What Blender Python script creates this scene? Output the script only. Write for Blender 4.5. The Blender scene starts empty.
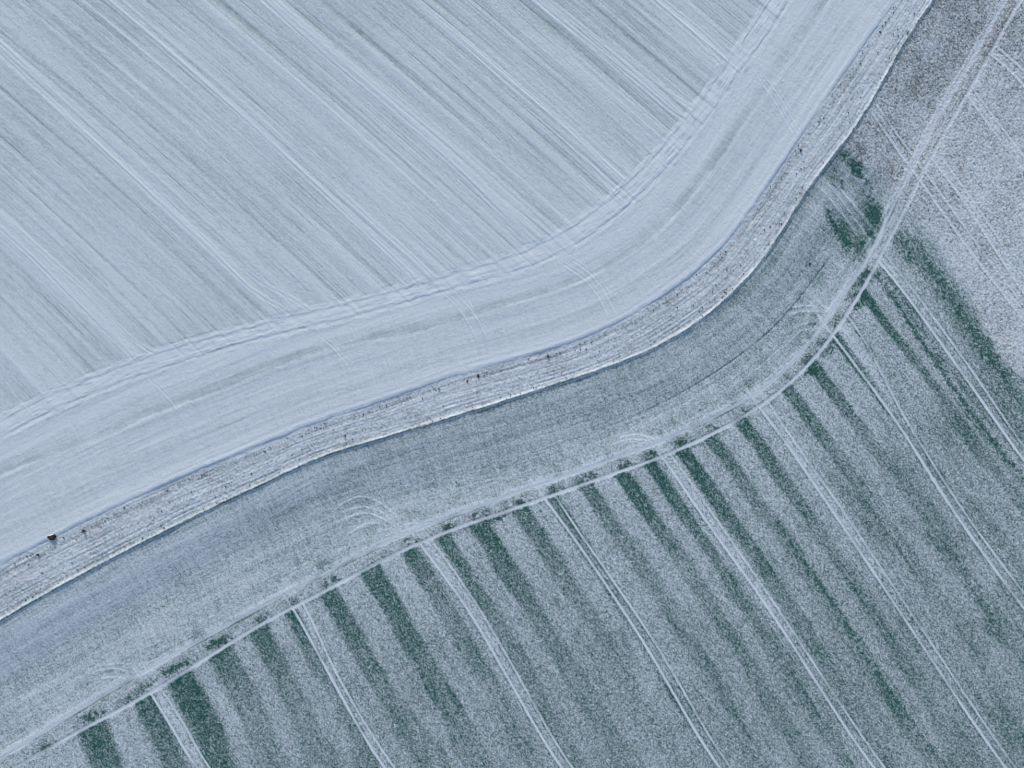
import bpy, math, random
import numpy as np
from mathutils import Vector

S = 0.15                      # metres per plan unit (plan: x to the east, y to the south)
random.seed(7)
R = math.radians

# ------------------------------------------------------------------ camera
scene = bpy.context.scene
cam_d = bpy.data.cameras.new("camera")
cam = bpy.data.objects.new("camera", cam_d)
scene.collection.objects.link(cam)
cam.location = (0, 0, 120)
cam.rotation_euler = (0, 0, 0)
cam_d.sensor_width = 36.0
cam_d.lens = 36.0 * 120.0 / (1024 * S)
cam_d.clip_start = 0.5
cam_d.clip_end = 6000
scene.camera = cam

# ------------------------------------------------------------------ light
SUN_EL, SUN_AZ = 23.0, -14.0            # azimuth: clockwise from +Y (north)
world = bpy.data.worlds.new("World")
scene.world = world
world.use_nodes = True
wn = world.node_tree
bg = wn.nodes["Background"]
sky = wn.nodes.new("ShaderNodeTexSky")
sky.sky_type = 'NISHITA'
sky.sun_disc = False
sky.sun_elevation = R(SUN_EL)
sky.sun_rotation = R(SUN_AZ)
sky.air_density = 1.0
sky.dust_density = 1.2
sky.ozone_density = 1.5
wn.links.new(sky.outputs[0], bg.inputs[0])
bg.inputs[1].default_value = 0.105
sun_d = bpy.data.lights.new("sun", 'SUN')
sun_d.energy = 1.5
sun_d.angle = R(9.0)
sun_d.color = (0.94, 0.98, 0.95)
sun = bpy.data.objects.new("sun", sun_d)
scene.collection.objects.link(sun)
az, el = R(SUN_AZ), R(SUN_EL)
to_sun = Vector((math.sin(az) * math.cos(el), math.cos(az) * math.cos(el), math.sin(el)))
sun.rotation_euler = to_sun.to_track_quat('Z', 'Y').to_euler()
scene.view_settings.view_transform = 'Standard'
scene.view_settings.look = 'None'
scene.view_settings.gamma = 1.0
scene.view_settings.use_curve_mapping = False
scene.view_settings.exposure = 0.47
scene.cycles.pixel_filter_type = 'BLACKMAN_HARRIS'
scene.cycles.filter_width = 1.05

# ------------------------------------------------------------------ plan grid
STEP = 0.75
def axis(a, b, far=9500.0, g=1.06):
    core = np.arange(a, b + STEP, STEP)
    out, d, s = [], 0.0, STEP
    while d < far:
        s *= g; d += s; out.append(d)
    out = np.array(out)
    return np.concatenate([(a - out)[::-1], core, core[-1] + out])
xs = axis(-130, 1154); ys = axis(-115, 883)
NX, NY = len(xs), len(ys)
F = np.float32
CD = 8
def coarse(v):
    idx = list(range(0, len(v), CD))
    if idx[-1] != len(v) - 1: idx.append(len(v) - 1)
    return np.array(idx)
cxi, cyi = coarse(xs), coarse(ys)
CX, CY = np.meshgrid(xs[cxi], ys[cyi])
def _w(full, idx):
    c = full[idx]
    k = np.clip(np.searchsorted(c, full, side='right') - 1, 0, len(c) - 2)
    t = (full - c[k]) / (c[k + 1] - c[k])
    return k, t.astype(F)
kx, tx = _w(xs, cxi); ky, ty = _w(ys, cyi)
def up(a):
    a = a.astype(F)
    r = a[ky] * (1 - ty)[:, None] + a[ky + 1] * ty[:, None]
    return r[:, kx] * (1 - tx)[None] + r[:, kx + 1] * tx[None]
X, Y = np.meshgrid(xs.astype(F), ys.astype(F))
stepx = np.gradient(xs); stepy = np.gradient(ys)
LS = np.maximum(stepx[None, :], stepy[:, None]).astype(F)     # local spacing
HF = np.clip(1.6 * STEP / LS, 0, 1) ** 1.0                    # fades finest relief far away
MF = np.clip((9 - LS) / 5, 0, 1)
FF = np.clip((2.6 - LS) / 1.4, 0, 1); WF = np.clip((6 - LS) / 3, 0, 1)   # fine and wide row relief, before the grid gets too coarse for them

# ------------------------------------------------------------------ noise
def _hash(ix, iy, seed):
    h = (ix.astype(np.uint32) * np.uint32(374761393) + iy.astype(np.uint32) * np.uint32(668265263)
         + np.uint32(seed * 974711 + 12345))
    h = (h ^ (h >> np.uint32(13))) * np.uint32(1274126177)
    h = h ^ (h >> np.uint32(16))
    return (h & np.uint32(0xFFFFFF)).astype(F) / F(0x7FFFFF) - F(1)
def vn(x, y, seed):
    fx, fy = np.floor(x), np.floor(y)
    ix, iy = fx.astype(np.int64).astype(np.int32), fy.astype(np.int64).astype(np.int32)
    u, v = (x - fx).astype(F), (y - fy).astype(F)
    u = u * u * (3 - 2 * u); v = v * v * (3 - 2 * v)
    a, b = _hash(ix, iy, seed), _hash(ix + 1, iy, seed)
    c, d = _hash(ix, iy + 1, seed), _hash(ix + 1, iy + 1, seed)
    return (a * (1 - u) + b * u) * (1 - v) + (c * (1 - u) + d * u) * v
def fbm(x, y, seed, n=3, gain=0.55):
    r, a, t = 0, 1.0, 0
    for k in range(n):
        r = r + a * vn(x * 2 ** k + 17.3 * k, y * 2 ** k - 9.1 * k, seed + k)
        t += a; a *= gain
    return r / t
def ss(a, b, v):
    t = np.clip((v - a) / (b - a), 0, 1)
    return t * t * (3 - 2 * t)
def bump(d, w):                       # soft bell of half width w
    return np.exp(-(d / w) ** 2)

# ------------------------------------------------------------------ plan curves
def smooth(pts, ext0=None, ext1=None, step=7.0):
    p = np.array(pts, float)
    if ext0 is not None: p = np.vstack([p[0] + np.array(ext0) * 40, p])
    if ext1 is not None: p = np.vstack([p, p[-1] + np.array(ext1) * 40])
    q = [p[0]]
    n = len(p)
    for i in range(n - 1):
        p0, p1, p2, p3 = p[max(i - 1, 0)], p[i], p[i + 1], p[min(i + 2, n - 1)]
        L = np.linalg.norm(p2 - p1)
        # centripetal-ish tangents limited by the span
        def tang(a, b, c):
            d1, d2 = np.linalg.norm(b - a) + 1e-6, np.linalg.norm(c - b) + 1e-6
            return ((b - a) / d1 * d2 + (c - b) / d2 * d1) / (d1 + d2)
        m1 = tang(p0, p1, p2) if i > 0 else (p2 - p1) / L
        m2 = tang(p1, p2, p3) if i + 2 < n else (p2 - p1) / L
        m1 = m1 * L; m2 = m2 * L
        k = max(1, int(L / step))
        for j in range(1, k + 1):
            t = j / k
            q.append((2*t**3-3*t**2+1)*p1 + (t**3-2*t**2+t)*m1 + (-2*t**3+3*t**2)*p2 + (t**3-t**2)*m2)
    q = np.array(q)
    # relax small kinks, keep ends
    for _ in range(6):
        q[1:-1] = 0.5 * q[1:-1] + 0.25 * (q[:-2] + q[2:])
    if ext0 is not None: q = np.vstack([q[0] + np.array(ext0) * 14000, q])
    if ext1 is not None: q = np.vstack([q, q[-1] + np.array(ext1) * 14000])
    return q
def sdist(q):
    """signed distance (positive on the right-hand side going along, plan y down) and arc length, on the coarse grid"""
    best = np.full(CX.shape, 1e9); sg = np.zeros(CX.shape); arc = np.zeros(CX.shape)
    seg = np.diff(q, axis=0); L = np.linalg.norm(seg, axis=1); acc = np.concatenate([[0], np.cumsum(L)])
    for i in range(len(seg)):
        t = seg[i] / L[i]
        rx, ry = CX - q[i, 0], CY - q[i, 1]
        al = np.clip(rx * t[0] + ry * t[1], 0, L[i])
        dx, dy = rx - al * t[0], ry - al * t[1]
        d2 = np.hypot(dx, dy)
        m = d2 < best
        best[m] = d2[m]; sg[m] = (t[0] * ry - t[1] * rx)[m]; arc[m] = (acc[i] + al)[m]
    return np.where(sg >= 0, best, -best), arc
def field_of(pts, e0=None, e1=None, want_arc=False):
    d, a = sdist(smooth(pts, e0, e1))
    return (up(d), up(a - a.mean())) if want_arc else up(d)

EL, ER = (-0.87, 0.5), (0.55, -0.835)
U_PTS = [(0,564),(33,547),(67,530),(100,514),(167,483),(256,446),(319,421),(389,398),(443,379),(512,360),(595,333),(662,296),(712,257),(750,211),(798,140),(845,71),(893,2)]
L_PTS = [(0,622),(67,584),(133,549),(207,512),(256,489),(323,458),(389,438),(429,426),(512,400),(592,374),(662,346),(719,308),(768,256),(806,196),(871,107),(901,53),(938,-4)]
G1_PTS = [(0,760),(67,719),(117,689),(190,648),(256,612),(323,576),(409,535),(469,512),(512,496),(579,473),(659,444),(720,416),(768,388),(805,353),(835,311),(871,259),(901,196),(918,163),(941,117),(975,60),(1010,-2)]
G2_PTS = [(0,778),(67,740),(143,699),(200,664),(256,629),(323,594),(389,559),(456,530),(512,511),(592,483),(672,454),(740,421),(768,403),(801,376),(835,336),(861,297),(885,253),(911,203),(925,173),(951,127),(993,54),(1023,0)]
H_PTS = [(0,433),(90,390),(165,363),(256,335),(313,322),(389,303),(443,287),(512,268),(560,249),(603,221),(640,190),(670,157),(699,122),(735,72),(768,27),(785,0)]
HU_PTS = [(0,417),(87,377),(160,349),(256,323),(313,308),(389,289),(443,274),(512,253),(550,236),(590,211),(627,180),(662,143),(692,107),(722,66),(752,22),(768,-2)]
dU, aU = field_of(U_PTS, EL, ER, True)
dL = field_of(L_PTS, EL, ER)
dG1, aG = field_of(G1_PTS, EL, ER, True)
dG2 = field_of(G2_PTS, EL, ER)
dH, aH = field_of(H_PTS, EL, ER, True)
dHU = field_of(HU_PTS, EL, ER)
# boundary between the young crop and the rough stubble in the north-east
dB = field_of([(800,108),(836,146),(862,158),(885,175),(905,205),(935,232),(960,272),(985,322),(1024,380)], (-0.7,-0.7), (0.56,0.83))
# inner headland line of the upper field
dI = field_of([(0,476),(93,441),(170,408),(213,393),(256,375),(343,346),(409,334),(512,304),(580,281),(640,248),(695,193),(752,113),(800,45)], EL, ER)
# thin furrow of the lower headland
dF = field_of([(330,516),(420,487),(516,459),(620,423),(672,399),(735,360),(768,335),(803,296),(839,247)], (-0.9,0.35), (0.6,-0.8))

EU, ED = (-0.74, -0.67), (0.60, 0.80)
UP_TRAM = [   # (left wheel, right wheel), running from the north-west down to the headland
 ([(0,228),(33,258),(80,306),(112,338),(130,353),(141,372)], [(0,211),(50,258),(97,301),(123,331),(142,348),(165,358)]),
 ([(0,53),(100,147),(213,253),(262,298),(290,312)], [(0,43),(100,136),(213,242),(262,284),(305,306)]),
 ([(107,0),(180,63),(256,130),(330,199),(383,248),(412,276)], [(119,0),(190,60),(265,125),(340,192),(393,240),(425,268)]),
 ([(263,0),(318,50),(400,120),(460,172),(512,223),(536,243)], [(274,0),(330,49),(410,115),(470,166),(520,212),(552,237)]),
 ([(406,0),(458,43),(512,92),(565,139),(604,180),(622,205)], [(416,0),(468,41),(522,88),(575,134),(612,170),(636,192)]),
 ([(535,0),(575,32),(615,64),(655,96),(680,118),(692,122)], [(546,0),(586,30),(626,60),(664,91),(684,103),(698,110)]),
 ([(652,0),(680,23),(705,45),(718,60),(724,72)], [(662,0),(690,22),(714,43),(728,58),(732,64)]),
]
LOW_TRAM = [
 ([(140,690),(160,722),(187,768)], [(148,684),(172,718),(200,768)]),
 ([(290,612),(323,672),(379,768)], [(300,606),(328,666),(389,768)]),
 ([(400,520),(420,547),(469,615),(512,689),(559,768)], [(408,514),(431,543),(480,613),(512,668),(570,768)]),
 ([(545,500),(555,513),(595,569),(645,645),(719,768)], [(556,497),(566,513),(604,568),(655,643),(730,768)]),
 ([(655,446),(665,459),(702,513),(768,606),(875,768)], [(664,444),(676,460),(712,511),(768,592),(886,768)]),
 ([(760,405),(768,415),(836,512),(918,635),(1008,768)], [(770,400),(780,416),(846,511),(928,634),(1018,768)]),
 ([(823,318),(833,331),(901,423),(958,512),(1024,604)], [(838,300),(850,314),(910,420),(968,512),(1034,602)]),
 ([(874,250),(885,263),(968,375),(1024,455)], [(881,243),(893,258),(976,370),(1032,452)]),
 ([(868,104),(918,171),(981,258),(1024,313)], [(876,100),(927,168),(990,254),(1033,310)]),
 ([(932,152),(941,163),(1005,256),(1034,300)], [(940,148),(949,160),(1013,252),(1042,296)]),
 ([(966,84),(975,97),(1000,131),(1024,161)], [(974,80),(983,94),(1008,127),(1032,158)]),
 ([(990,48),(998,53),(1024,76)], [(996,40),(1004,46),(1032,70)]),
]
up_d = [[field_of(w, EU, (0.6, 0.75)) for w in pair] for pair in UP_TRAM]
lo_d = [[field_of(w, (-0.55, -0.83), ED) for w in pair] for pair in LOW_TRAM]

# smooth "row number" across each field, fitted through its tramlines and continued linearly outside the frame
def fit_rows(lines, deg=2):
    P, V = [], []
    for i, (a, b) in enumerate(lines):
        for q, o in ((a, 0), (b, 0)):
            q = np.array(q, float)
            for j in range(len(q) - 1):
                for t in (0, .33, .66):
                    P.append(q[j] * (1 - t) + q[j + 1] * t); V.append(i)
    P = np.array(P) / 500.0
    M = np.stack([P[:, 0]**a * P[:, 1]**b for a in range(deg + 1) for b in range(deg + 1 - a)], 1)
    c, *_ = np.linalg.lstsq(M, np.array(V, float), rcond=None)
    ex = [(a, b) for a in range(deg + 1) for b in range(deg + 1 - a)]
    def ev(x, y):
        x0, y0 = np.clip(x, -40, 1064), np.clip(y, -40, 808)
        px, py = x0 / 500, y0 / 500
        v = sum(k * px**a * py**b for k, (a, b) in zip(c, ex))
        gx = sum(k * a * px**max(a-1, 0) * py**b for k, (a, b) in zip(c, ex)) / 500
        gy = sum(k * b * px**a * py**max(b-1, 0) for k, (a, b) in zip(c, ex)) / 500
        return v + gx * (x - x0) + gy * (y - y0)
    return ev
evU = fit_rows(UP_TRAM)
evL = fit_rows(LOW_TRAM[:9])
uU = up(evU(CX, CY)); uL = up(evL(CX, CY))
ALU = (X * 0.74 + Y * 0.67); ALL = (X * 0.56 + Y * 0.83)
CRU = uU * 100.0; CRL = uL * 105.0                       # about plan units across the rows

# ------------------------------------------------------------------ zones
upper = 1 - ss(-0.6, 0.6, dU)
lower = ss(-0.6, 0.6, dL)
verge = np.clip(1 - upper - lower, 0, 1)
rows_u = upper * (1 - ss(-4, 3, dHU + 2.5 * fbm(X / 9, Y / 9, 5, 2)))
head_u = upper * ss(4, 9, dH)
ragB = dB + 5 * fbm(X / 7, Y / 7, 21, 3) + 3 * fbm(X / 30, Y / 30, 22, 2)
stub = lower * (1 - ss(-3, 3, ragB))
crop = lower * (1 - stub)
head_l = crop * (1 - ss(-1, 1, dG1))
rows_l = crop * ss(-1, 1, dG2)
betw = lower * ss(-1, 1, dG1) * (1 - ss(-1, 1, dG2))

H = np.zeros_like(X)                    # relief, metres
C = np.ones_like(X)                     # snow cover
B = np.zeros_like(X)                    # 0 = green crop under the snow, 1 = straw / bare earth

# --- large terrain
H += 1.2 * fbm(X / 900, Y / 900, 31, 2) * 1.0
# terraced verge: the upper field lies above it, the lower field below
tv = np.clip(dU / np.maximum(dU - dL, 1e-3), 0, 1)
ragU = 1.0 * fbm(aU / 11, dU * 0, 40, 3); ragL = .55 * fbm(aU / 12, dU * 0, 41, 3)
edm = 0.55 + 0.6 * fbm(aU / 34, dU * 0, 45, 2)
H += -0.10 * edm * ss(-0.2, 1.1, dU + ragU) - 0.14 * (0.8 + 0.5 * fbm(aU / 28, dU * 0, 39, 2)) * ss(-0.2, 1.1, dL + ragL) - 0.15 * tv
C += 0.16 * upper * bump(dU + 4, 4.5)
H += 0.055 * bump(dU + 2.6 + ragU, 2.4) + 0.05 * bump(dU + 8, 5)                     # snow lip above the bank
H += 0.125 * bump(dL + 1.9 + ragL, 1.35) * (1 + 0.5 * fbm(aU / 15, aU * 0, 42, 2))    # raised rim at the lower edge
wob = 0.05 * fbm(aU / 45, dU * 0, 43, 2) 
tvw = tv + wob
for t0, w, a, rag in ((0.22, .045, -.10, 1), (0.33, .03, .10, 1), (0.45, .03, -.09, 1), (0.56, .03, .09, 1), (0.70, .03, -.08, 1), (0.80, .025, -.16, 1)):
    mod = 0.65 + 0.7 * fbm(aU / 30, dU * 0 + t0 * 50, 44, 2)
    H += 0.4 * verge * a * mod * bump(tvw - t0, w * .7)
H += verge * (0.036 * fbm(X / 1.7, Y / 1.7, 46, 2) * HF + 0.030 * fbm(X / 4, Y / 4, 47, 2) * MF + 0.026 * fbm(aU / 45, dU / 1.5, 48, 2) * HF)
gr0 = fbm(X / 2.2, Y / 2.2, 53, 2)
vc = 0.80 + 0.22 * fbm(aU / 40, dU / 1.4, 49, 3) + 0.26 * fbm(X / 1.7, Y / 1.7, 50, 2) + 0.12 * fbm(X / 25, Y / 25, 51, 2)
vc -= 0.22 * np.clip(vn(X / 1.0, Y / 1.0, 54) - .35, 0, 1) * 2.2 * (.4 + bump(tvw - .17, .09) + bump(tvw - .6, .1))
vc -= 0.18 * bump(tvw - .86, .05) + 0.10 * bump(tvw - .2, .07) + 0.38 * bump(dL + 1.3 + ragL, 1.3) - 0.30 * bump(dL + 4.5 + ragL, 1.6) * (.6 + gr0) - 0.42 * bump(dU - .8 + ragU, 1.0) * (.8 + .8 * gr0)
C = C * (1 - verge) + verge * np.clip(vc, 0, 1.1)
B += verge * (1 - .9 * bump(dL + 1.6, 2.2)) * (0.50 + 0.5 * fbm(X / 12, Y / 12, 52, 2))

# --- upper field: drill rows under deep snow
n_fine = fbm(CRU / 2.1, ALU / 70, 60, 2); n_mid = fbm(CRU / 6.5, ALU / 160, 61, 2); n_wide = fbm(CRU / 15, ALU / 300, 62, 2)
fine = vn(X / .8, Y / .8, 66) * HF
thin = FF * np.clip(fbm(CRU / 1.5, ALU / 120, 67, 2) - .28, 0, 1) * np.clip(.5 + fbm(CRU / 4, ALU / 50, 56, 2), 0, 1)
grain = fbm(X / 1.4, Y / 1.4, 63, 2)
prof = WF * (.6 * vn(CRU / 2.3 + 5, ALU / 500, 400) * FF + 1.9 * vn(CRU / 4.7, ALU / 420, 401) + 2.4 * vn(CRU / 9.5, ALU / 600, 402)) * (.8 + .5 * fbm(CRU / 12, ALU / 60, 403, 2))
comb = WF * np.clip(1 - np.abs(((CRU / 12.5) % 1.0) - .5) * 7, 0, 1) * np.clip(.4 + 1.2 * fbm(CRU / 12.5, ALU / 140, 404, 2), 0, 1.2)
rowm = rows_u + .7 * upper * (1 - ss(3, 9, dH)) * (1 - rows_u)
C += rowm * (.07 * comb + .018 * prof)
H += rowm * (0.019 * prof + .024 * comb)
blu = FF * np.clip(fbm(CRU / 3.2, ALU / 190, 405, 2) - .22, 0, 1)
C -= rowm * .28 * blu; H -= rowm * .065 * blu
H += rows_u * (-.075 * thin * HF + 0.007 * n_fine * FF + 0.030 * n_mid * MF + 0.060 * n_wide * MF + 0.013 * grain * HF)
patch_u = ss(-0.1, 0.6, fbm(X / 110, Y / 90, 64, 2) + 0.3 * ss(420, 0, X) * ss(40, 160, Y))
aniso = vn(CRU / 1.0, ALU / 6, 410) * rows_u + (vn(dU / 1.0, aU / 5, 411) * .7 + vn(dU / 6, aU / 1.1, 412) * .5) * head_u
C += upper * (0.07 * grain + 0.06 * fine) + .055 * aniso * HF
H += upper * .007 * fine + .007 * aniso * HF
C -= rows_u * (0.16 + .06 * ss(260, 0, Y) + 0.55 * thin + np.clip(0.05 * n_fine - 0.07 * n_mid - 0.06 * n_wide, -.05, .15) + 0.09 * patch_u * (0.6 + 0.6 * fbm(CRU / 3, ALU / 12, 65, 2)))
# headland of the upper field
hu_n = fbm(dU / 2.4, aU / 40, 70, 2); hu_x = fbm(dU / 30, aU / 2.6, 71, 2); hu_w = fbm(dU / 9, aU / 150, 72, 2)
H += head_u * (0.013 * hu_n * HF + 0.010 * hu_x * HF + 0.030 * hu_w * MF + 0.013 * grain * HF)
mI = ss(-16, -2, dI) * (1 - ss(-1.5, 1.0, dI + 1.2 * fbm(aU / 6, dU * 0, 73, 2)))
C -= head_u * (0.15 + 0.07 * hu_n + 0.05 * hu_x + 0.06 * hu_w + mI * (0.14 + 0.10 * grain + 0.10 * fbm(X / 22, Y / 22, 74, 2)))
brk = np.clip(.5 + 1.1 * fbm(aU / 28, dU * 0, 68, 3), 0, 1.2)
H += head_u * brk * (0.022 * ss(-1.2, 1.2, dI + 0.8 * fbm(aU / 6, dU * 0, 73, 2)) + 0.03 * bump(dI - 3, 2.5) + 0.02 * bump(dI - 27, 2.5))
# broad pale wheel ways of the upper headland
jag = 1.1 * fbm(aH / 7, aH * 0, 75, 3)
band = ss(-4, -1, dHU) * (1 - ss(4.5, 8.5, dH + 2 * fbm(aH / 20, aH * 0, 76, 2)))
band = band * np.clip(bump(dH - .5, 4.2) + bump(dHU + .5, 3.8) + .35 + .35 * fbm(aH / 12, dH / 3, 59, 2), 0, 1.1)
band2 = upper * ss(8, 14, dH) * (1 - ss(22, 30, dH + 6 * fbm(aH / 40, aH * 0, 77, 2)))
gapn = fbm(aH / 16, dH / 1.6, 57, 2)
C -= upper * 0.42 * ss(.0, .5, gapn + .3 * fbm(CRU / 8, ALU / 40, 58, 2)) * band * (1.3 * bump(dH + 6.5, 3.0) + .5 * bump(dH - 2, 2) + .5 * bump(dHU + 4, 2))
C += upper * (0.18 * band * (.9 + .5 * fbm(aH / 14, dH / 5, 69, 2)) + 0.10 * band2)
for dd, off, amp in ((dH, 0.0, 1.0), (dHU, 0.0, .8)):
    m = upper * amp * (0.65 + 0.6 * fbm(aH / 22, aH * 0 + off, 78, 2))
    H += m * (0.014 * bump(dd + 4.0 + jag, 2.2) + 0.020 * bump(dd - 1.0 + jag, 2.2) - 0.045 * ss(2.4, 3.8, dd + jag) * bump(np.maximum(dd + jag - 3.8, 0), 3))
    H += m * 0.018 * fbm(aH / 9, dH / 1.3, 79, 2) * band * HF
    C -= upper * 0.24 * bump(dd - 3.4 + jag, .9) * (0.5 + fbm(aH / 10, aH * 0, 80, 2))
dash = fbm(aH / 9, dH / 2.2, 413, 2)
onb = upper * ss(-6, -2, dHU) * (1 - ss(5, 12, dH))
H += onb * (0.022 * fbm(CRU / 7, ALU / 9, 81, 2) + .018 * dash)
C -= onb * .22 * ss(.12, .6, dash)
# tramlines of the upper field
for i, pair in enumerate(up_d):
    tail = upper * (1 - ss(-3, 5, dHU))
    fan = 1 + 0.25 * fbm(ALU / 60, ALU * 0 + i, 82, 2)
    for j, d in enumerate(pair):
        k = (1.25, 0.9)[j] * (0.75 + 0.5 * fbm(ALU / 45, ALU * 0 + 3 * i + j, 83, 2)) * fan
        H += tail * k * (-0.022 * bump(d - .5, .9) + 0.030 * bump(d + 1.6, 1.3) + 0.014 * bump(d - 2.6, 1.3))
        C += tail * k * (0.34 * bump(d + 0.9, 1.35))
    dm = 0.5 * (pair[0] + pair[1])
    C += tail * 0.09 * bump(dm, 7); H += tail * 0.02 * bump(dm, 7)

# --- headland strip of the lower field
gr1 = .55 * fbm(X / 1.1, Y / 1.1, 90, 2) + .70 * vn(X / .8 + 9, Y / .8, 98) * HF; gr2 = fbm(X / 2.6, Y / 2.6, 91, 2)
hl_a = fbm(dL / 1.7, aU / 30, 92, 2); hl_b = fbm(dL / 22, aU / 1.9, 93, 2); hl_w = fbm(dL / 9, aU / 130, 94, 2)
slope_w = (.55 + .6 * ss(760, 120, X))
H -= lower * slope_w * .80 * ss(0, 62, dL)
near = ss(44 + 22 * ss(500, 100, X), 6, dL)
H += head_l * (0.022 * gr1 * HF + 0.014 * hl_a * HF + 0.007 * hl_b * HF + 0.03 * hl_w * MF)
west = ss(520, 60, X)
toG = ss(-46, -4, dG1)
hc = 0.60 + (.08 * near * (.5 + .7 * ss(700, 100, X)) ) + 0.09 * hl_w + 0.10 * hl_a + 0.09 * hl_b + (0.30 - .04 * near) * gr1 + 0.06 * fbm(X / 45, Y / 45, 95, 2) - 0.10 * ss(12, 2, dL) + 0.05 * west
hc += toG * (0.10 * gr2 + 0.05 - 0.20 * ss(0.15, 0.7, fbm(X / 16, Y / 16, 96, 2)) * ss(-30, -6, dG1))
hc -= 0.14 * ss(640, 900, X) * ss(0.0, 0.6, fbm(X / 30, Y / 30, 97, 2) + 0.25)
# --- young crop beyond the wheel track: dark bands running down the rows
bands = [(93,752,16),(143,712,12),(181,690,17),(222,668,17),(263,650,15),(296,630,10),(336,612,14),(377,588,17),(416,566,14),(450,552,12),
         (485,536,18),(528,523,15),(560,512,13),(597,501,15),(632,488,15),(660,478,12),(693,464,15),(722,450,14),(752,434,15),(797,397,15),
         (822,373,15),(845,345,13),(874,303,12)]
def u_at(x, y): return float(evL(np.array(x, float), np.array(y, float)))
bt = np.zeros_like(X)
rs = np.random.RandomState(3)
down = np.clip(dG2, 0, 4000)
wv = 0.018 * fbm(ALL / 40, CRL / 30, 100, 2)
for (bx, by, wpx) in bands:
    u0 = u_at(bx, by); hw = wpx * 0.92 / 105 / 2
    e = 0.022
    L0 = rs.uniform(50, 120); st = rs.uniform(.75, 1.1)
    prof = ss(-hw - e, -hw + e, uL + wv - u0) * (1 - ss(hw - e, hw + e, uL + wv - u0))
    bt += prof * st * (0.30 + 0.70 * np.exp(-(down / L0) ** 1.5)) * np.exp(-(down / 420) ** 2)
bt += 0.22 * ss(0.05, 0.7, fbm(CRL / 16, ALL / 150, 101, 2)) * ss(40, 160, down)
bt += 0.34 * ss(0.15, 0.7, fbm(CRL / 5, ALL / 60, 102, 3)) * ss(30, 140, down)
bt += 0.25 * ss(600, 1000, X) * ss(0.1, 0.6, fbm(CRL / 12, ALL / 90, 103, 2))
rowl = fbm(CRL / 2.4, ALL / 22, 104, 2)
bt += 0.5 * ss(7, 2, down) * ss(-.3, .5, fbm(X / 6, Y / 6, 107, 2))
lc = 0.495 + 0.35 * gr1 + 0.04 * gr2 + 0.06 * rowl + 0.06 * fbm(X / 60, Y / 60, 105, 2) - 0.50 * bt * (0.8 + 0.4 * gr2) + 0.13 * np.exp(-(down / 130))
H += rows_l * (0.020 * gr1 * HF + 0.008 * rowl * HF + 0.03 * fbm(CRL / 9, ALL / 80, 106, 2) * MF)
# gap between the two wheels of the lower headland track: green tufts where the bands begin
bc = 0.65 + 0.36 * gr1 + 0.14 * gr2
gap = np.zeros_like(X)
for (bx, by, wpx) in bands:
    u0 = u_at(bx + 2, by - 10); hw = wpx * 0.80 / 105 / 2; e = 0.05
    gap += rs.choice([0.25, .6, .9, 1.1], p=[.2, .25, .3, .25]) * ss(-hw - e, -hw + e, uL - u0 + .03 * gr2) * (1 - ss(hw - e, hw + e, uL - u0 + .03 * gr2))
bc -= 0.55 * gap * bump((dG1 + dG2) / 2 - 1.5 + 3.5 * gr2, 4.5) * np.clip(0.7 + 1.5 * fbm(X / 3.2, Y / 3.2, 108, 2), 0, 1.6)
# --- rough stubble in the north-east
lump = fbm(X / 1.5, Y / 1.25, 110, 2); lump2 = vn(X / 1.3 + 3, Y / 1.3, 113)
H += stub * (0.036 * lump * HF + 0.020 * fbm(X / 7, Y / 7, 111, 2) * MF + 0.025 * lump2 * HF)
sc = 0.575 + .07 * ss(-4, 12, dG2) + 0.24 * lump + 0.19 * lump2 + .20 * fine + 0.12 * fbm(X / 40, Y / 40, 112, 2)
sc -= 0.10 * ss(0, .6, fbm(X / 26, Y / 26, 114, 2)) + 0.30 * bump(ragB + 9, 9) * ss(200, 130, Y + 0 * X) * ss(-.2, .5, fbm(X / 12, Y / 12, 115, 2) + .2)
sc += 0.08 * ss(30, 80, dG2)
C = C - (crop + stub) * C
C += head_l * hc + rows_l * lc + betw * (1 - stub) * bc + stub * sc
B += stub * (0.62 - .12 * ss(-4, 12, dG2) + 0.25 * fbm(X / 14, Y / 14, 116, 2)) + betw * 0.12

# --- individual dark strokes and green patches of bare crop
def stroke(pts, w, k, fade=10.0, seed=1, ragw=1.6):
    """darken (k>0 removes snow) along a finite line"""
    q = smooth(pts)
    x0, x1 = q[:, 0].min() - 4 * w - 6, q[:, 0].max() + 4 * w + 6
    y0, y1 = q[:, 1].min() - 4 * w - 6, q[:, 1].max() + 4 * w + 6
    i0, i1 = np.searchsorted(xs, [x0, x1]); j0, j1 = np.searchsorted(ys, [y0, y1])
    sl = (slice(j0, j1), slice(i0, i1))
    xx, yy = X[sl], Y[sl]
    best = np.full(xx.shape, 1e9)
    seg = np.diff(q, axis=0)
    tt = np.zeros(xx.shape)
    Ls = np.linalg.norm(seg, axis=1); acc = np.concatenate([[0], np.cumsum(Ls)])
    for i in range(len(seg)):
        t = seg[i] / Ls[i]
        al = np.clip((xx - q[i, 0]) * t[0] + (yy - q[i, 1]) * t[1], 0, Ls[i])
        d = np.hypot(xx - q[i, 0] - al * t[0], yy - q[i, 1] - al * t[1])
        m = d < best; best[m] = d[m]; tt[m] = (acc[i] + al)[m]
    best = best + ragw * fbm(xx / 3.5, yy / 3.5, seed, 2)
    endf = np.clip(np.minimum(tt + fade * .3, acc[-1] - tt + fade * .3) / fade, 0, 1)
    return sl, best, endf
def dark(pts, w, k, **kw):
    sl, d, e = stroke(pts, w, k, **kw)
    C[sl] -= .56 * k * e * bump(np.maximum(d + 1.6 * gr1[sl], 0), w) * (1 - verge[sl]) * (0.8 + 0.9 * gr2[sl])
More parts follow.
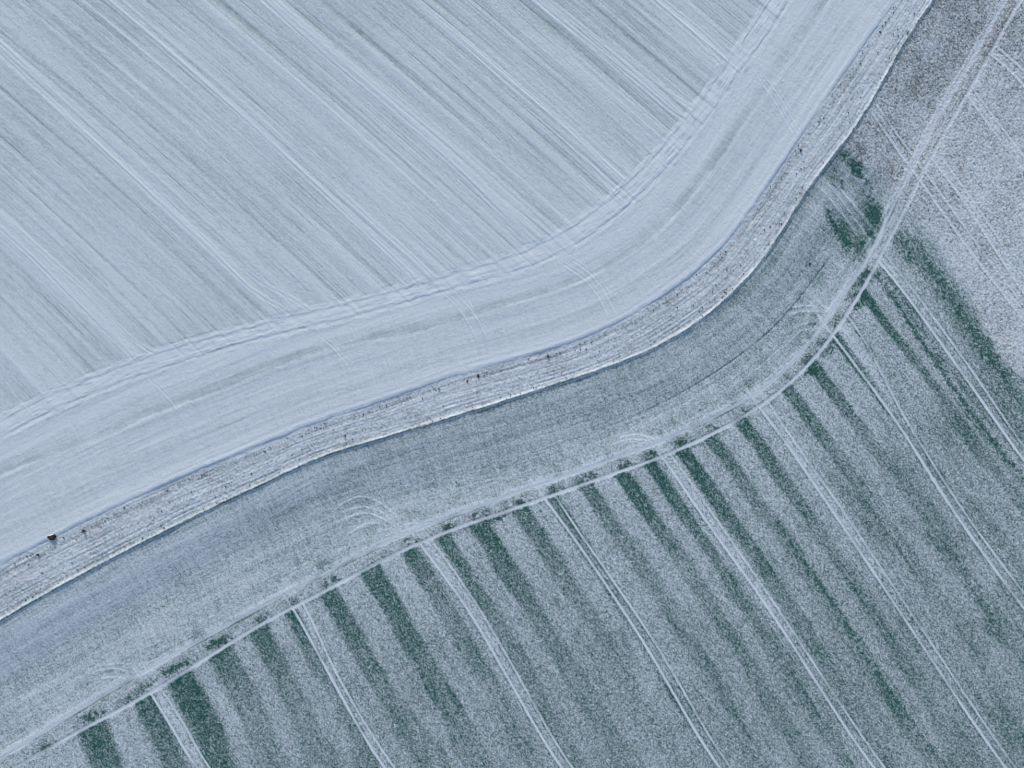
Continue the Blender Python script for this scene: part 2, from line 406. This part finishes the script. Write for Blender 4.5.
def mark(pts, w, k, relief=0.03, **kw):
    sl, d, e = stroke(pts, w, k, ragw=.5, **kw)
    C[sl] += k * e * bump(d, w)
    H[sl] += relief * e * (bump(d - w, w) - 0.9 * bump(d, w * .8))

dark([(883,278),(910,318),(935,356),(965,398),(985,425),(1004,450),(1024,474),(1060,520)], 2.6, .6, seed=201)
dark([(889,268),(905,300),(925,335),(950,370)], 5, .35, seed=202)
dark([(778,519),(815,575),(851,629),(885,680),(915,725),(945,765)], 3.2, .33, seed=203)
dark([(911,519),(945,550),(975,579),(1010,650)], 5, .20, seed=204)
dark([(893,128),(920,165),(950,210),(985,256),(1010,290)], 4.5, .38, seed=205)
dark([(900,270),(930,320),(965,370),(1000,410),(1024,445)], 8, .18, seed=206)
dark([(912,235),(940,280),(975,335),(1010,385),(1050,440)], 11, .30, seed=207, fade=30)
dark([(925,255),(955,295),(985,340),(1015,385)], 7, .22, seed=208, fade=20)
dark([(846,158),(858,172),(872,196),(880,225)], 12, .26, seed=230, fade=20)
dark([(836,205),(848,232),(862,252)], 10, .24, seed=231, fade=20)
dark([(900,225),(935,265),(975,320),(1010,370)], 16, .20, seed=232, fade=30)
dark([(852,164),(858,171),(865,176)], 2.6, 1.3, seed=209, fade=4)
dark([(842,151),(850,160),(866,168)], 4.5, .6, seed=210, fade=6)
dark([(832,172),(840,184),(848,190)], 4.5, .45, seed=211, fade=6)
dark([(845,175),(852,185)], 7, .35, seed=212, fade=6)
dark([(829,208),(831,222),(837,230),(846,236),(858,248)], 3.2, .75, seed=213, fade=5)
dark([(846,233),(850,245),(852,258)], 4, .55, seed=214, fade=5)
dark([(872,198),(876,212),(884,222)], 6, .42, seed=215, fade=6)
dark([(873,196),(875,202)], 3.2, .5, seed=216, fade=4)
dark([(868,212),(872,226),(880,236)], 7, .40, seed=217, fade=6)
dark([(888,216),(895,208)], 4, .4, seed=218, fade=5)
dark([(868,176),(872,188),(876,196)], 2.0, .4, seed=219, fade=4)
dark([(900,232),(908,246),(915,262)], 6, .40, seed=220, fade=6)
dark([(846,226),(843,240)], 6, .3, seed=221, fade=6)
dark([(863,238),(870,250),(866,262)], 6, .45, seed=222, fade=6)
for k, (px, py, w, s) in enumerate([(868,272,4,1.0),(858,284,4,.8),(857,294,4,.9),(841,316,4.5,.6),(825,342,4.5,.8),(809,360,5,.8),(873,271,3,.8),
                           (880,275,5,.9),(862,303,6,.7),(832,350,6,.8),(815,371,6,.8),(498,520,4,.7),(505,514,3.5,.6),(448,529,3.5,.7),
                           (162,676,4,.9),(172,671,4,.9),(205,650,4,.7),(38,752,5,.8),(120,705,3.5,.8),(133,698,3,.6),(650,457,5,.8),
                           (682,444,6,.9),(580,483,5,.7),(625,468,4,.6),(712,436,4,.6)]):
    dark([(px - 6, py + 3.5), (px, py), (px + 6, py - 3.5)], w * .8, s, seed=240 + k, fade=5)
# turning loops of the tractor
def loops(sets, w=1.25, k=.26, relief=.02):
    for i, pts in enumerate(sets): mark(pts, w, k, relief=relief, seed=300 + i, fade=22)
loops([[(398,520),(385,506),(370,497),(356,494),(343,500),(330,512)],
       [(392,523),(380,511),(366,503),(354,505),(338,514)],
       [(394,528),(380,517),(366,511),(352,513),(335,524)],
       [(385,527),(376,518),(368,519),(356,527),(342,539)],
       [(660,441),(648,431),(636,428),(624,432),(614,439)],
       [(655,442),(645,435),(634,432),(622,436),(612,444)],
       [(647,443),(640,439),(628,441)],
       [(826,306),(816,302),(803,299),(792,302),(784,309)],
       [(827,311),(815,307),(803,304),(794,308),(787,315)],
       [(824,320),(813,316),(802,317),(793,324),(788,333)],
       [(822,327),(812,321),(803,325),(796,333)],
       [(130,669),(118,664),(104,665),(94,669)],
       [(125,676),(112,668),(100,670),(86,676)],
       [(121,682),(112,676),(100,677),(82,685)]])
loops([[(560,262),(577,270),(592,284),(604,303),(610,318)], [(570,258),(586,267),(600,281),(611,299),(616,312)],
       [(440,290),(457,303),(468,318),(477,335),(480,345)], [(449,286),(465,299),(476,313),(484,328),(488,338)],
       [(757,74),(770,92),(785,117),(798,140)], [(763,72),(776,89),(790,112),(802,132)],
       [(150,380),(165,392),(178,410)], [(318,335),(338,350),(350,368)]], 1.3, .14, .025)
# second, older wheel marks
for i, (a, b) in enumerate([((828,180),(874,240)), ((836,180),(882,238)), ((842,186),(888,243)), ((820,184),(862,235))]):
    mark([a, ((a[0]+b[0])/2+1, (a[1]+b[1])/2-2), b], 1.1, .22, seed=330 + i, fade=20)

for i, pts in enumerate([[(1001,0),(966,64),(934,118),(908,170),(892,205),(872,240),(850,276)], [(1015,0),(984,54),(946,122),(920,178),(902,214),(882,252),(866,278)],
        [(918,160),(902,205),(880,243),(860,262)], [(935,150),(915,196),(898,236),(874,282)], [(905,160),(892,196),(884,236),(868,262)], [(880,112),(905,150),(930,190)]]):
    mark(pts, .9, .13, relief=.012, seed=350 + i, fade=30)
# thin furrow in the lower headland, strongest in the east
fur = head_l * (0.35 + 0.65 * ss(560, 780, X)) * ss(300, 430, X) * ss(844, 836, X) * ss(-.6, .1, fbm(aU / 35, aU * 0, 120, 2) + .25)
C -= 0.30 * fur * bump(dF, 0.8); H -= 0.045 * fur * bump(dF, 0.9)
C += 0.10 * head_l * bump(dG1 + 7, 1.2) * ss(-.3, .3, fbm(aG / 40, aG * 0, 121, 2))

# --- wheel tracks pressed through the snow of the lower fields
def wheel(d, mask, w, depth, cov, rid=1.0, seed=1, al=ALL):
    global C, H, B
    br = 0.8 + 0.4 * fbm(al / 26, al * 0 + seed, 130, 2)
    core = mask * bump(d, w)
    C = C * (1 - core) + core * (cov * br + .10)
    H += mask * (-depth * bump(d, w * .85) + depth * .7 * rid * bump(np.abs(d) - w * 1.9, w * .7))
wheel(dG1, lower, 1.8, .014, 1.12, seed=1, al=aG)
C -= 0.38 * lower * bump(dG1 - 1.4, .8) * (.75 + .6 * fbm(aG / 30, aG * 0, 135, 2)); H -= lower * .02 * bump(dG1 - .7, .9)  # rut's trench shade put into the cover as a thin dark line, plus slight relief
wheel(dG2, lower, 1.6, .02, 1.06, seed=2, al=aG)
C += lower * (0.14 * bump(dG1 + 3, 2) + .16 * bump(dG1 + 5.5 + 1.2 * fbm(aG / 60, aG * 0, 132, 2), .8) + .16 * bump(dG2 - 4 + 1.5 * fbm(aG / 70, aG * 0, 133, 2), .8) * ss(-.2, .3, fbm(aG / 50, aG * 0, 134, 2)) - .16 * bump(dG2 + 2.6, .7))
for i, pair in enumerate(lo_d):
    east = i >= 7
    for j, d in enumerate(pair):
        start = lower * (ss(-14, -8, dG1) if not east else (ss(0, 2, dG2) if i in (7, 9, 10, 11) else ss(2, 6, dL)))
        start = start * (1 - 0.55 * betw) if not east else start
        w = (1.15, .85)[j]; cv = (1.08, .95)[j]
        fadeout = 1.0 if j == 0 else (0.75 + 0.25 * fbm(ALL / 80, ALL * 0 + i, 131, 2))
        if i == 6 and j == 0: pass
        wheel(d, start * fadeout, w, .014, cv, seed=5 + 2 * i + j)
        C -= start * (0.14 * bump(d - 2.1, .7) + 0.10 * bump(d + 2.0, .6)) * (rows_l + stub)
    dm = 0.5 * (pair[0] + pair[1])
    C += start * 0.20 * bump(dm, 6) * (0.7 + .6 * gr2) * ss(500, 0, down)
C += rows_l * 0.05 * gr1
H += lower * 0.010 * lump2 * HF * (1 - stub)

C = np.where(crop > .5, np.maximum(C, .12 + .22 * gr1 + .12 * gr2), C)
C = np.clip(C, -0.2, 1.15).astype(F); B = np.clip(B, 0, 1).astype(F); H = H.astype(F)

# ------------------------------------------------------------------ materials
def new_mat(name):
    m = bpy.data.materials.new(name); m.use_nodes = True
    nt = m.node_tree
    return m, nt, nt.nodes["Principled BSDF"]
def mk_ground():
    m, nt, b = new_mat("snowy_field")
    N, L = nt.nodes, nt.links
    def node(t, **k):
        n = N.new(t)
        for a, v in k.items(): setattr(n, a, v)
        return n
    geo = node("ShaderNodeNewGeometry")
    def noise(scale, detail=2.0, rough=.6):
        n = node("ShaderNodeTexNoise"); n.inputs["Scale"].default_value = scale
        n.inputs["Detail"].default_value = detail; n.inputs["Roughness"].default_value = rough
        L.new(geo.outputs["Position"], n.inputs["Vector"]); return n.outputs[0]
    def math_(op, a, b_=None, clamp=False):
        n = node("ShaderNodeMath", operation=op, use_clamp=clamp)
        for i, v in enumerate((a, b_)):
            if v is None: continue
            if isinstance(v, (int, float)): n.inputs[i].default_value = v
            else: L.new(v, n.inputs[i])
        return n.outputs[0]
    def mix(f, a, b_):
        n = node("ShaderNodeMix", data_type='RGBA')
        if isinstance(f, (int, float)): n.inputs[0].default_value = f
        else: L.new(f, n.inputs[0])
        for i, v in ((6, a), (7, b_)):
            if isinstance(v, tuple): n.inputs[i].default_value = (*v, 1)
            else: L.new(v, n.inputs[i])
        return n.outputs[2]
    ac = node("ShaderNodeAttribute", attribute_name="cover"); ab = node("ShaderNodeAttribute", attribute_name="straw")
    g1 = noise(9.0, 3.0, .7); g2 = noise(28.0, 2.0, .6); big = noise(.035, 3.0)
    green = mix(noise(4.0, 2.0), (0.006, 0.064, 0.052), (0.020, 0.150, 0.115))
    straw = mix(noise(3.0, 3.0), (0.055, 0.048, 0.052), (0.20, 0.155, 0.125))
    under = mix(ab.outputs["Fac"], green, straw)
    snow = mix(big, (0.80, 0.83, 0.86), (0.87, 0.885, 0.90))
    snow = mix(math_('MULTIPLY', ab.outputs["Fac"], .25), snow, (0.84, 0.80, 0.78))
    # cover + small-scale break-up; contrast strongest where the cover is partial
    c = math_('ADD', ac.outputs["Fac"], math_('MULTIPLY', math_('SUBTRACT', g1, .5), .55))
    c = math_('ADD', c, math_('MULTIPLY', math_('SUBTRACT', g2, .5), .25))
    mr = node("ShaderNodeMapRange"); mr.interpolation_type = 'SMOOTHSTEP'
    mr.inputs["From Min"].default_value = 0.02; mr.inputs["From Max"].default_value = 1.02
    L.new(c, mr.inputs["Value"])
    col = mix(mr.outputs[0], under, snow)
    L.new(col, b.inputs["Base Color"])
    b.inputs["Roughness"].default_value = .75
    b.inputs["Specular IOR Level"].default_value = .25
    bmp = node("ShaderNodeBump"); bmp.inputs["Strength"].default_value = .5; bmp.inputs["Distance"].default_value = .035
    L.new(math_('ADD', g1, math_('MULTIPLY', g2, .4)), bmp.inputs["Height"]); L.new(bmp.outputs[0], b.inputs["Normal"])
    return m
MG = mk_ground()
def simple(name, c1, c2, scale=6.0, rough=.85, snow_top=0.0):
    m, nt, b = new_mat(name)
    N, L = nt.nodes, nt.links
    geo = N.new("ShaderNodeNewGeometry"); n = N.new("ShaderNodeTexNoise"); n.inputs["Scale"].default_value = scale
    n.inputs["Detail"].default_value = 3
    L.new(geo.outputs["Position"], n.inputs["Vector"])
    mx = N.new("ShaderNodeMix"); mx.data_type = 'RGBA'
    mx.inputs[6].default_value = (*c1, 1); mx.inputs[7].default_value = (*c2, 1)
    L.new(n.outputs[0], mx.inputs[0]); L.new(mx.outputs[2], b.inputs["Base Color"])
    b.inputs["Roughness"].default_value = rough; b.inputs["Specular IOR Level"].default_value = .2
    return m
M_BLADE = simple("wheat_leaf", (0.010, 0.055, 0.034), (0.032, 0.120, 0.066))
M_STRAW = simple("dry_grass", (0.10, 0.065, 0.040), (0.32, 0.23, 0.15))
M_WEED = simple("dead_stalk", (0.040, 0.029, 0.024), (0.13, 0.088, 0.062))
M_ROCK = simple("dark_earth", (0.022, 0.015, 0.012), (0.11, 0.070, 0.048), 5.0)
M_SNOW = simple("clean_snow", (0.80, 0.82, 0.86), (0.86, 0.87, 0.89), 3.0, .7)

# ------------------------------------------------------------------ ground meshes (one height field, cut along its zones)
wx = ((xs - 512) * S).astype(F); wy = ((384 - ys) * S).astype(F)
def hs(px, py):
    """ground height in metres at a plan point"""
    i = min(max(int(np.searchsorted(xs, px)), 1), NX - 1); j = min(max(int(np.searchsorted(ys, py)), 1), NY - 1)
    a = (px - xs[i-1]) / (xs[i] - xs[i-1]); b = (py - ys[j-1]) / (ys[j] - ys[j-1])
    return float((H[j-1, i-1]*(1-a) + H[j-1, i]*a)*(1-b) + (H[j, i-1]*(1-a) + H[j, i]*a)*b)
gy, gx = np.gradient(H, wy.astype(float), wx.astype(float))
NRM = np.stack([-gx, -gy, np.ones_like(H)], -1).astype(F)
NRM /= np.linalg.norm(NRM, axis=-1, keepdims=True)
CO = np.empty((NY, NX, 3), F)
CO[..., 0] = wx[None]; CO[..., 1] = wy[:, None]; CO[..., 2] = H
CO = CO.reshape(-1, 3); NRM = NRM.reshape(-1, 3)
def cellv(a): return 0.25 * (a[:-1, :-1] + a[1:, :-1] + a[:-1, 1:] + a[1:, 1:])
cU, cL, cG1, cG2, cH, cHU, cB = map(cellv, (dU, dL, dG1, dG2, dH, dHU, ragB))
ident = np.zeros(cU.shape, np.int16)
names = []
def zone(mask, name, label, group=None):
    names.append((name, label, group)); ident[mask] = len(names) - 1
zone(cU <= 0, "field", "pale snow covered field with fine diagonal drill rows above the verge")
zone((cU <= 0) & (cH > 2.4), "headland", "smooth white headland strip between the upper field's wheel track and the verge")
zone((cU > 0) & (cL <= 0), "verge", "rough snowy grass bank curving between the white field and the green field")
zone((cL > 0) & (cG1 <= 0), "headland", "bluish thinly snowed crop headland just below the verge")
zone((cL > 0) & (cG1 > 0), "crop_field", "green winter crop under thin snow with dark bands across the lower field")
zone((cL > 0) & (cB < 0), "stubble_field", "rough grey stubble field with patchy snow in the north east corner")
order_u = ["first", "second", "third", "fourth", "fifth", "sixth", "seventh"]
for i, pair in enumerate(up_d):
    a, b = cellv(pair[0]), cellv(pair[1])
    zone((cU <= 0) & (cHU < -2) & ((np.abs(a) < 2.2) | (np.abs(b) < 2.2)), "wheel_track",
         "faint snow filled tramline in the white upper field, %s from the left" % order_u[i], "tramlines in the white upper field")
order_l = ["first", "second", "third", "fourth", "fifth", "sixth", "seventh", "eighth"]
east_lab = ["thin double wheel track crossing the curving track in the grey stubble field",
            "double wheel track in the stubble field, just right of the track crossing",
            "straight double wheel track through stubble near the right edge of the field",
            "short double wheel track in the extreme top right corner of the stubble"]
for i, pair in enumerate(lo_d):
    a, b = cellv(pair[0]), cellv(pair[1])
    lim = (cL > 3) if i == 8 else (cG2 > 2)
    lab = "straight white tramline through the green crop, %s from the left" % order_l[i] if i < 8 else east_lab[i - 8]
    zone(lim & (cL > 0) & ((np.abs(a) < 1.9) | (np.abs(b) < 1.9)), "wheel_track", lab, "tramlines in the lower fields")
zone((cU <= 0) & ((np.abs(cH) < 3.5) | (np.abs(cHU) < 3.5)), "wheel_track", "broad pale double wheel track curving along the upper field's headland")
zone((cL > 0) & ((np.abs(cG1) < 2.6) | (np.abs(cG2) < 2.6)), "wheel_track", "long white double wheel track curving between green crop and its headland")

ii = (np.arange(NY - 1)[:, None] * NX + np.arange(NX - 1)[None]).astype(np.int64)
quads = np.stack([ii, ii + NX, ii + NX + 1, ii + 1], -1).reshape(-1, 4)
idf = ident.reshape(-1)
Cf, Bf = C.reshape(-1), B.reshape(-1)
def tag(o, label=None, cat=None, group=None, kind=None):
    if label: o["label"] = label
    if cat: o["category"] = cat
    if group: o["group"] = group
    if kind: o["kind"] = kind
for z, (nm, lab, grp) in enumerate(names):
    q = quads[idf == z]
    if len(q) == 0: continue
    used, inv = np.unique(q, return_inverse=True)
    me = bpy.data.meshes.new(nm)
    me.vertices.add(len(used)); me.vertices.foreach_set("co", CO[used].reshape(-1))
    me.loops.add(q.size); me.loops.foreach_set("vertex_index", inv.reshape(-1).astype(np.int32))
    me.polygons.add(len(q)); me.polygons.foreach_set("loop_start", np.arange(0, q.size, 4, dtype=np.int32))
    me.polygons.foreach_set("use_smooth", np.ones(len(q), bool))
    for an, av in (("cover", Cf), ("straw", Bf)):
        at = me.attributes.new(an, 'FLOAT', 'POINT'); at.data.foreach_set("value", av[used])
    me.update(calc_edges=True)
    me.normals_split_custom_set_from_vertices(NRM[used])
    me.materials.append(MG)
    o = bpy.data.objects.new(nm, me); scene.collection.objects.link(o)
    tag(o, lab, None, grp, "structure")

# ------------------------------------------------------------------ small vegetation
def mesh_from(name, V, Fs, mat, smooth_=False):
    me = bpy.data.meshes.new(name); me.from_pydata(V, [], Fs); me.update()
    if smooth_: me.polygons.foreach_set("use_smooth", [True] * len(me.polygons))
    me.materials.append(mat)
    return me
def scatter_blades(name, label, px, py, hgt, width, mat, seed, blades=3):
    r = np.random.RandomState(seed); n = len(px)
    i = np.clip(np.searchsorted(xs, px), 1, NX - 1); j = np.clip(np.searchsorted(ys, py), 1, NY - 1)
    z = H[j, i] - .01
    X0, Y0 = (px - 512) * S, (384 - py) * S
    X0 = np.repeat(X0, blades) + r.normal(0, .035, n * blades); Y0 = np.repeat(Y0, blades) + r.normal(0, .035, n * blades); z = np.repeat(z, blades)
    a = r.uniform(0, 2 * np.pi, n * blades); ln = hgt * r.uniform(.6, 1.3, n * blades); lean = r.uniform(.5, 1.3, n * blades)
    w = width * r.uniform(.7, 1.3, n * blades)
    ca, sa = np.cos(a), np.sin(a)
    base = np.stack([X0, Y0, z], -1)
    off = np.stack([-sa * w / 2, ca * w / 2, 0 * a], -1)
    tip = base + np.stack([ca * ln * lean, sa * ln * lean, ln * .8], -1)
    V = np.stack([base - off, base + off, tip], 1).reshape(-1, 3).astype(F)
    m = len(V) // 3
    me = bpy.data.meshes.new(name)
    me.vertices.add(len(V)); me.vertices.foreach_set("co", V.reshape(-1))
    me.loops.add(len(V)); me.loops.foreach_set("vertex_index", np.arange(len(V), dtype=np.int32))
    me.polygons.add(m); me.polygons.foreach_set("loop_start", np.arange(0, len(V), 3, dtype=np.int32))
    me.update(calc_edges=True); me.materials.append(mat)
    o = bpy.data.objects.new(name, me); scene.collection.objects.link(o)
    tag(o, label, None, None, "stuff"); return o
def sample(prob, n, seed, x0=-55, x1=1079, y0=-55, y1=823):
    r = np.random.RandomState(seed)
    px, py = r.uniform(x0, x1, n), r.uniform(y0, y1, n)
    i = np.searchsorted(xs, px); j = np.searchsorted(ys, py)
    k = r.uniform(0, 1, n) < prob[j, i]
    return px[k], py[k]
bare = np.clip(0.75 - C, 0, 1)
pc = np.clip(bare * 1.5, 0, 1) * (crop + betw * (1 - stub))
px, py = sample(pc, 900000, 11)
scatter_blades("winter_wheat", "short green winter wheat poking through thin snow in the lower field", px, py, .09, .022, M_BLADE, 12)
ps = np.clip(bare * 1.2, 0, 1) * stub + 0.35 * verge * np.clip(1.0 - C, 0, 1)
px, py = sample(ps, 500000, 13)
scatter_blades("dry_grass", "dry brown grass and stubble standing through the snow on the verge", px, py, .12, .022, M_STRAW, 14)

# individually visible dead weeds on the bank, each a tuft of bent stalks round a stump
def weed_meshes(seed, n_st, h, sp):
    r = random.Random(seed)
    V, Fs = [], []
    for k in range(n_st):
        a = r.uniform(0, 6.283); ln = h * r.uniform(.6, 1.1); le = sp * r.uniform(.3, 1.0)
        x0, y0 = r.uniform(-.06, .06), r.uniform(-.06, .06)
        pts = [(x0, y0, -.03), (x0 + math.cos(a) * le * .45, y0 + math.sin(a) * le * .45, ln * .65), (x0 + math.cos(a + .3) * le, y0 + math.sin(a + .3) * le, ln)]
        rad = [.022, .017, .006]
        b0 = len(V)
        for (p, q) in zip(pts, rad):
            for j in range(3):
                t = 2.094 * j; V.append((p[0] + q * math.cos(t), p[1] + q * math.sin(t), p[2]))
        for s_ in range(2):
            for j in range(3):
                j2 = (j + 1) % 3; Fs.append((b0 + 3*s_ + j, b0 + 3*s_ + j2, b0 + 3*s_ + 3 + j2, b0 + 3*s_ + 3 + j))
        Fs.append((b0 + 6, b0 + 7, b0 + 8))
    st = mesh_from("stalk", V, Fs, M_WEED)
    V, Fs = [], []
    for k in range(n_st * 5):
        a = r.uniform(0, 6.283); d = sp * r.uniform(.05, .9); z = h * r.uniform(.15, .9); s = r.uniform(.03, .075)
        c = (math.cos(a) * d, math.sin(a) * d, z); b0 = len(V); t = r.uniform(0, 6.28)
        for j in range(4):
            V.append((c[0] + s * (1, .45, 1, .45)[j] * math.cos(t + j * 1.571), c[1] + s * (1, .45, 1, .45)[j] * math.sin(t + j * 1.571), c[2] + r.uniform(-.4, .4) * s))
        Fs.append((b0, b0 + 1, b0 + 2, b0 + 3))
    return st, mesh_from("leaf", V, Fs, M_WEED)
protos = [weed_meshes(k, 9 + 2 * k, (.22, .30, .36, .26)[k], (.14, .19, .24, .28)[k]) for k in range(4)]
def add_weed(px, py, k, rz, sc_, label, group=None):
    t = bpy.data.objects.new("dead_weed", protos[k][0]); scene.collection.objects.link(t)
    t.location = ((px - 512) * S, (384 - py) * S, hs(px, py)); t.rotation_euler = (0, 0, rz); t.scale = (sc_,) * 3
    tag(t, label, "weed", group)
    c = bpy.data.objects.new("leaf", protos[k][1]); scene.collection.objects.link(c); c.parent = t
    return t
add_weed(478, 376, 3, .3, 1.15, "large dark dead weed on the bank's upper edge, left of the pair near the middle")
add_weed(467, 381, 1, .9, .9, "small dark dead weed on the bank beside the large one near the middle")
add_weed(548, 356, 2, 2.0, .9, "dark dead weed standing alone on the pale bank, right of the middle")
add_weed(83, 531, 2, 1.1, 1.3, "tall dark dead weed on the bank just right of the dark boulder")
add_weed(37, 555, 1, 1.9, 1.2, "dark dead weed on the bank just below left of the dark boulder")
add_weed(801, 150, 2, 2.4, .95, "dark dead weed at the bank's upper edge near its northern end")
add_weed(812, 305 - 42, 0, 2.4, 1.2, "tiny dark weed alone in the crop headland below the bank")
rr = random.Random(5)
qU, qL = smooth(U_PTS), smooth(L_PTS)
lenU = np.concatenate([[0], np.cumsum(np.linalg.norm(np.diff(qU, axis=0), axis=1))])
cnt = 0
while cnt < 240:
    s_ = rr.random() ; k = int(np.searchsorted(lenU, s_ * lenU[-1])); k = min(max(k, 1), len(qU) - 1)
    p = qU[k]; d = np.hypot(qL[:, 0] - p[0], qL[:, 1] - p[1]); q = qL[int(d.argmin())]
    t = rr.choice([rr.gauss(.17, .05), rr.gauss(.17, .05), rr.gauss(.55, .12), rr.gauss(.86, .05), rr.gauss(.86, .05)])
    if not .08 < t < .95: continue
    if rr.random() > .35 + .65 * (math.sin(s_ * 47) * .5 + .5): continue
    jx = rr.uniform(-4, 4)
    px_, py_ = p[0] + (q[0] - p[0]) * t + jx, p[1] + (q[1] - p[1]) * t - jx * .5
    if abs(px_ - 50) < 9 and abs(py_ - 537) < 8: continue
    add_weed(px_, py_, rr.randrange(4), rr.uniform(0, 6.28), rr.uniform(.28, .6),
             "small dark dead weed poking through the snow along the curving bank", "small dead weeds on the bank")
    cnt += 1

# the dark boulder on the upper lip of the bank, with a snow cap and a snow skirt behind it
def rock_mesh(name, rx, ry, rz, seed, mat, zmin=-9.0):
    r = np.random.RandomState(seed); V, Fs = [], []
    nu, nv = 22, 12
    for v in range(nv + 1):
        th = math.pi * v / nv
        for u in range(nu):
            ph = 2 * math.pi * u / nu
            d = (math.sin(th) * math.cos(ph), math.sin(th) * math.sin(ph), math.cos(th))
            k = 1 + .16 * math.sin(3 * d[0] + 2.2 * d[1] + seed) + .10 * math.sin(6 * d[1] - 5 * d[2] + seed) + .06 * math.sin(11 * d[0] + 9 * d[2])
            V.append((rx * d[0] * k, ry * d[1] * k, max(rz * d[2] * k, zmin)))
    for v in range(nv):
        for u in range(nu):
            u2 = (u + 1) % nu; Fs.append((v*nu + u, (v+1)*nu + u, (v+1)*nu + u2, v*nu + u2))
    return mesh_from(name, V, Fs, mat, True)
bl = bpy.data.objects.new("boulder", rock_mesh("boulder", .62, .46, .36, 3, M_ROCK)); scene.collection.objects.link(bl)
bl.location = ((51.5 - 512) * S, (384 - 537.0) * S, hs(50, 540) + .12); bl.rotation_euler = (0, 0, R(14))
tag(bl, "dark brown rounded boulder at the upper edge of the bank, far left", "boulder")
cp = bpy.data.objects.new("snow_cap", rock_mesh("snow_cap", .40, .11, .07, 5, M_SNOW)); scene.collection.objects.link(cp)
cp.parent = bl; cp.location = (.02, .30, .26); cp.rotation_euler = (R(-22), 0, 0)
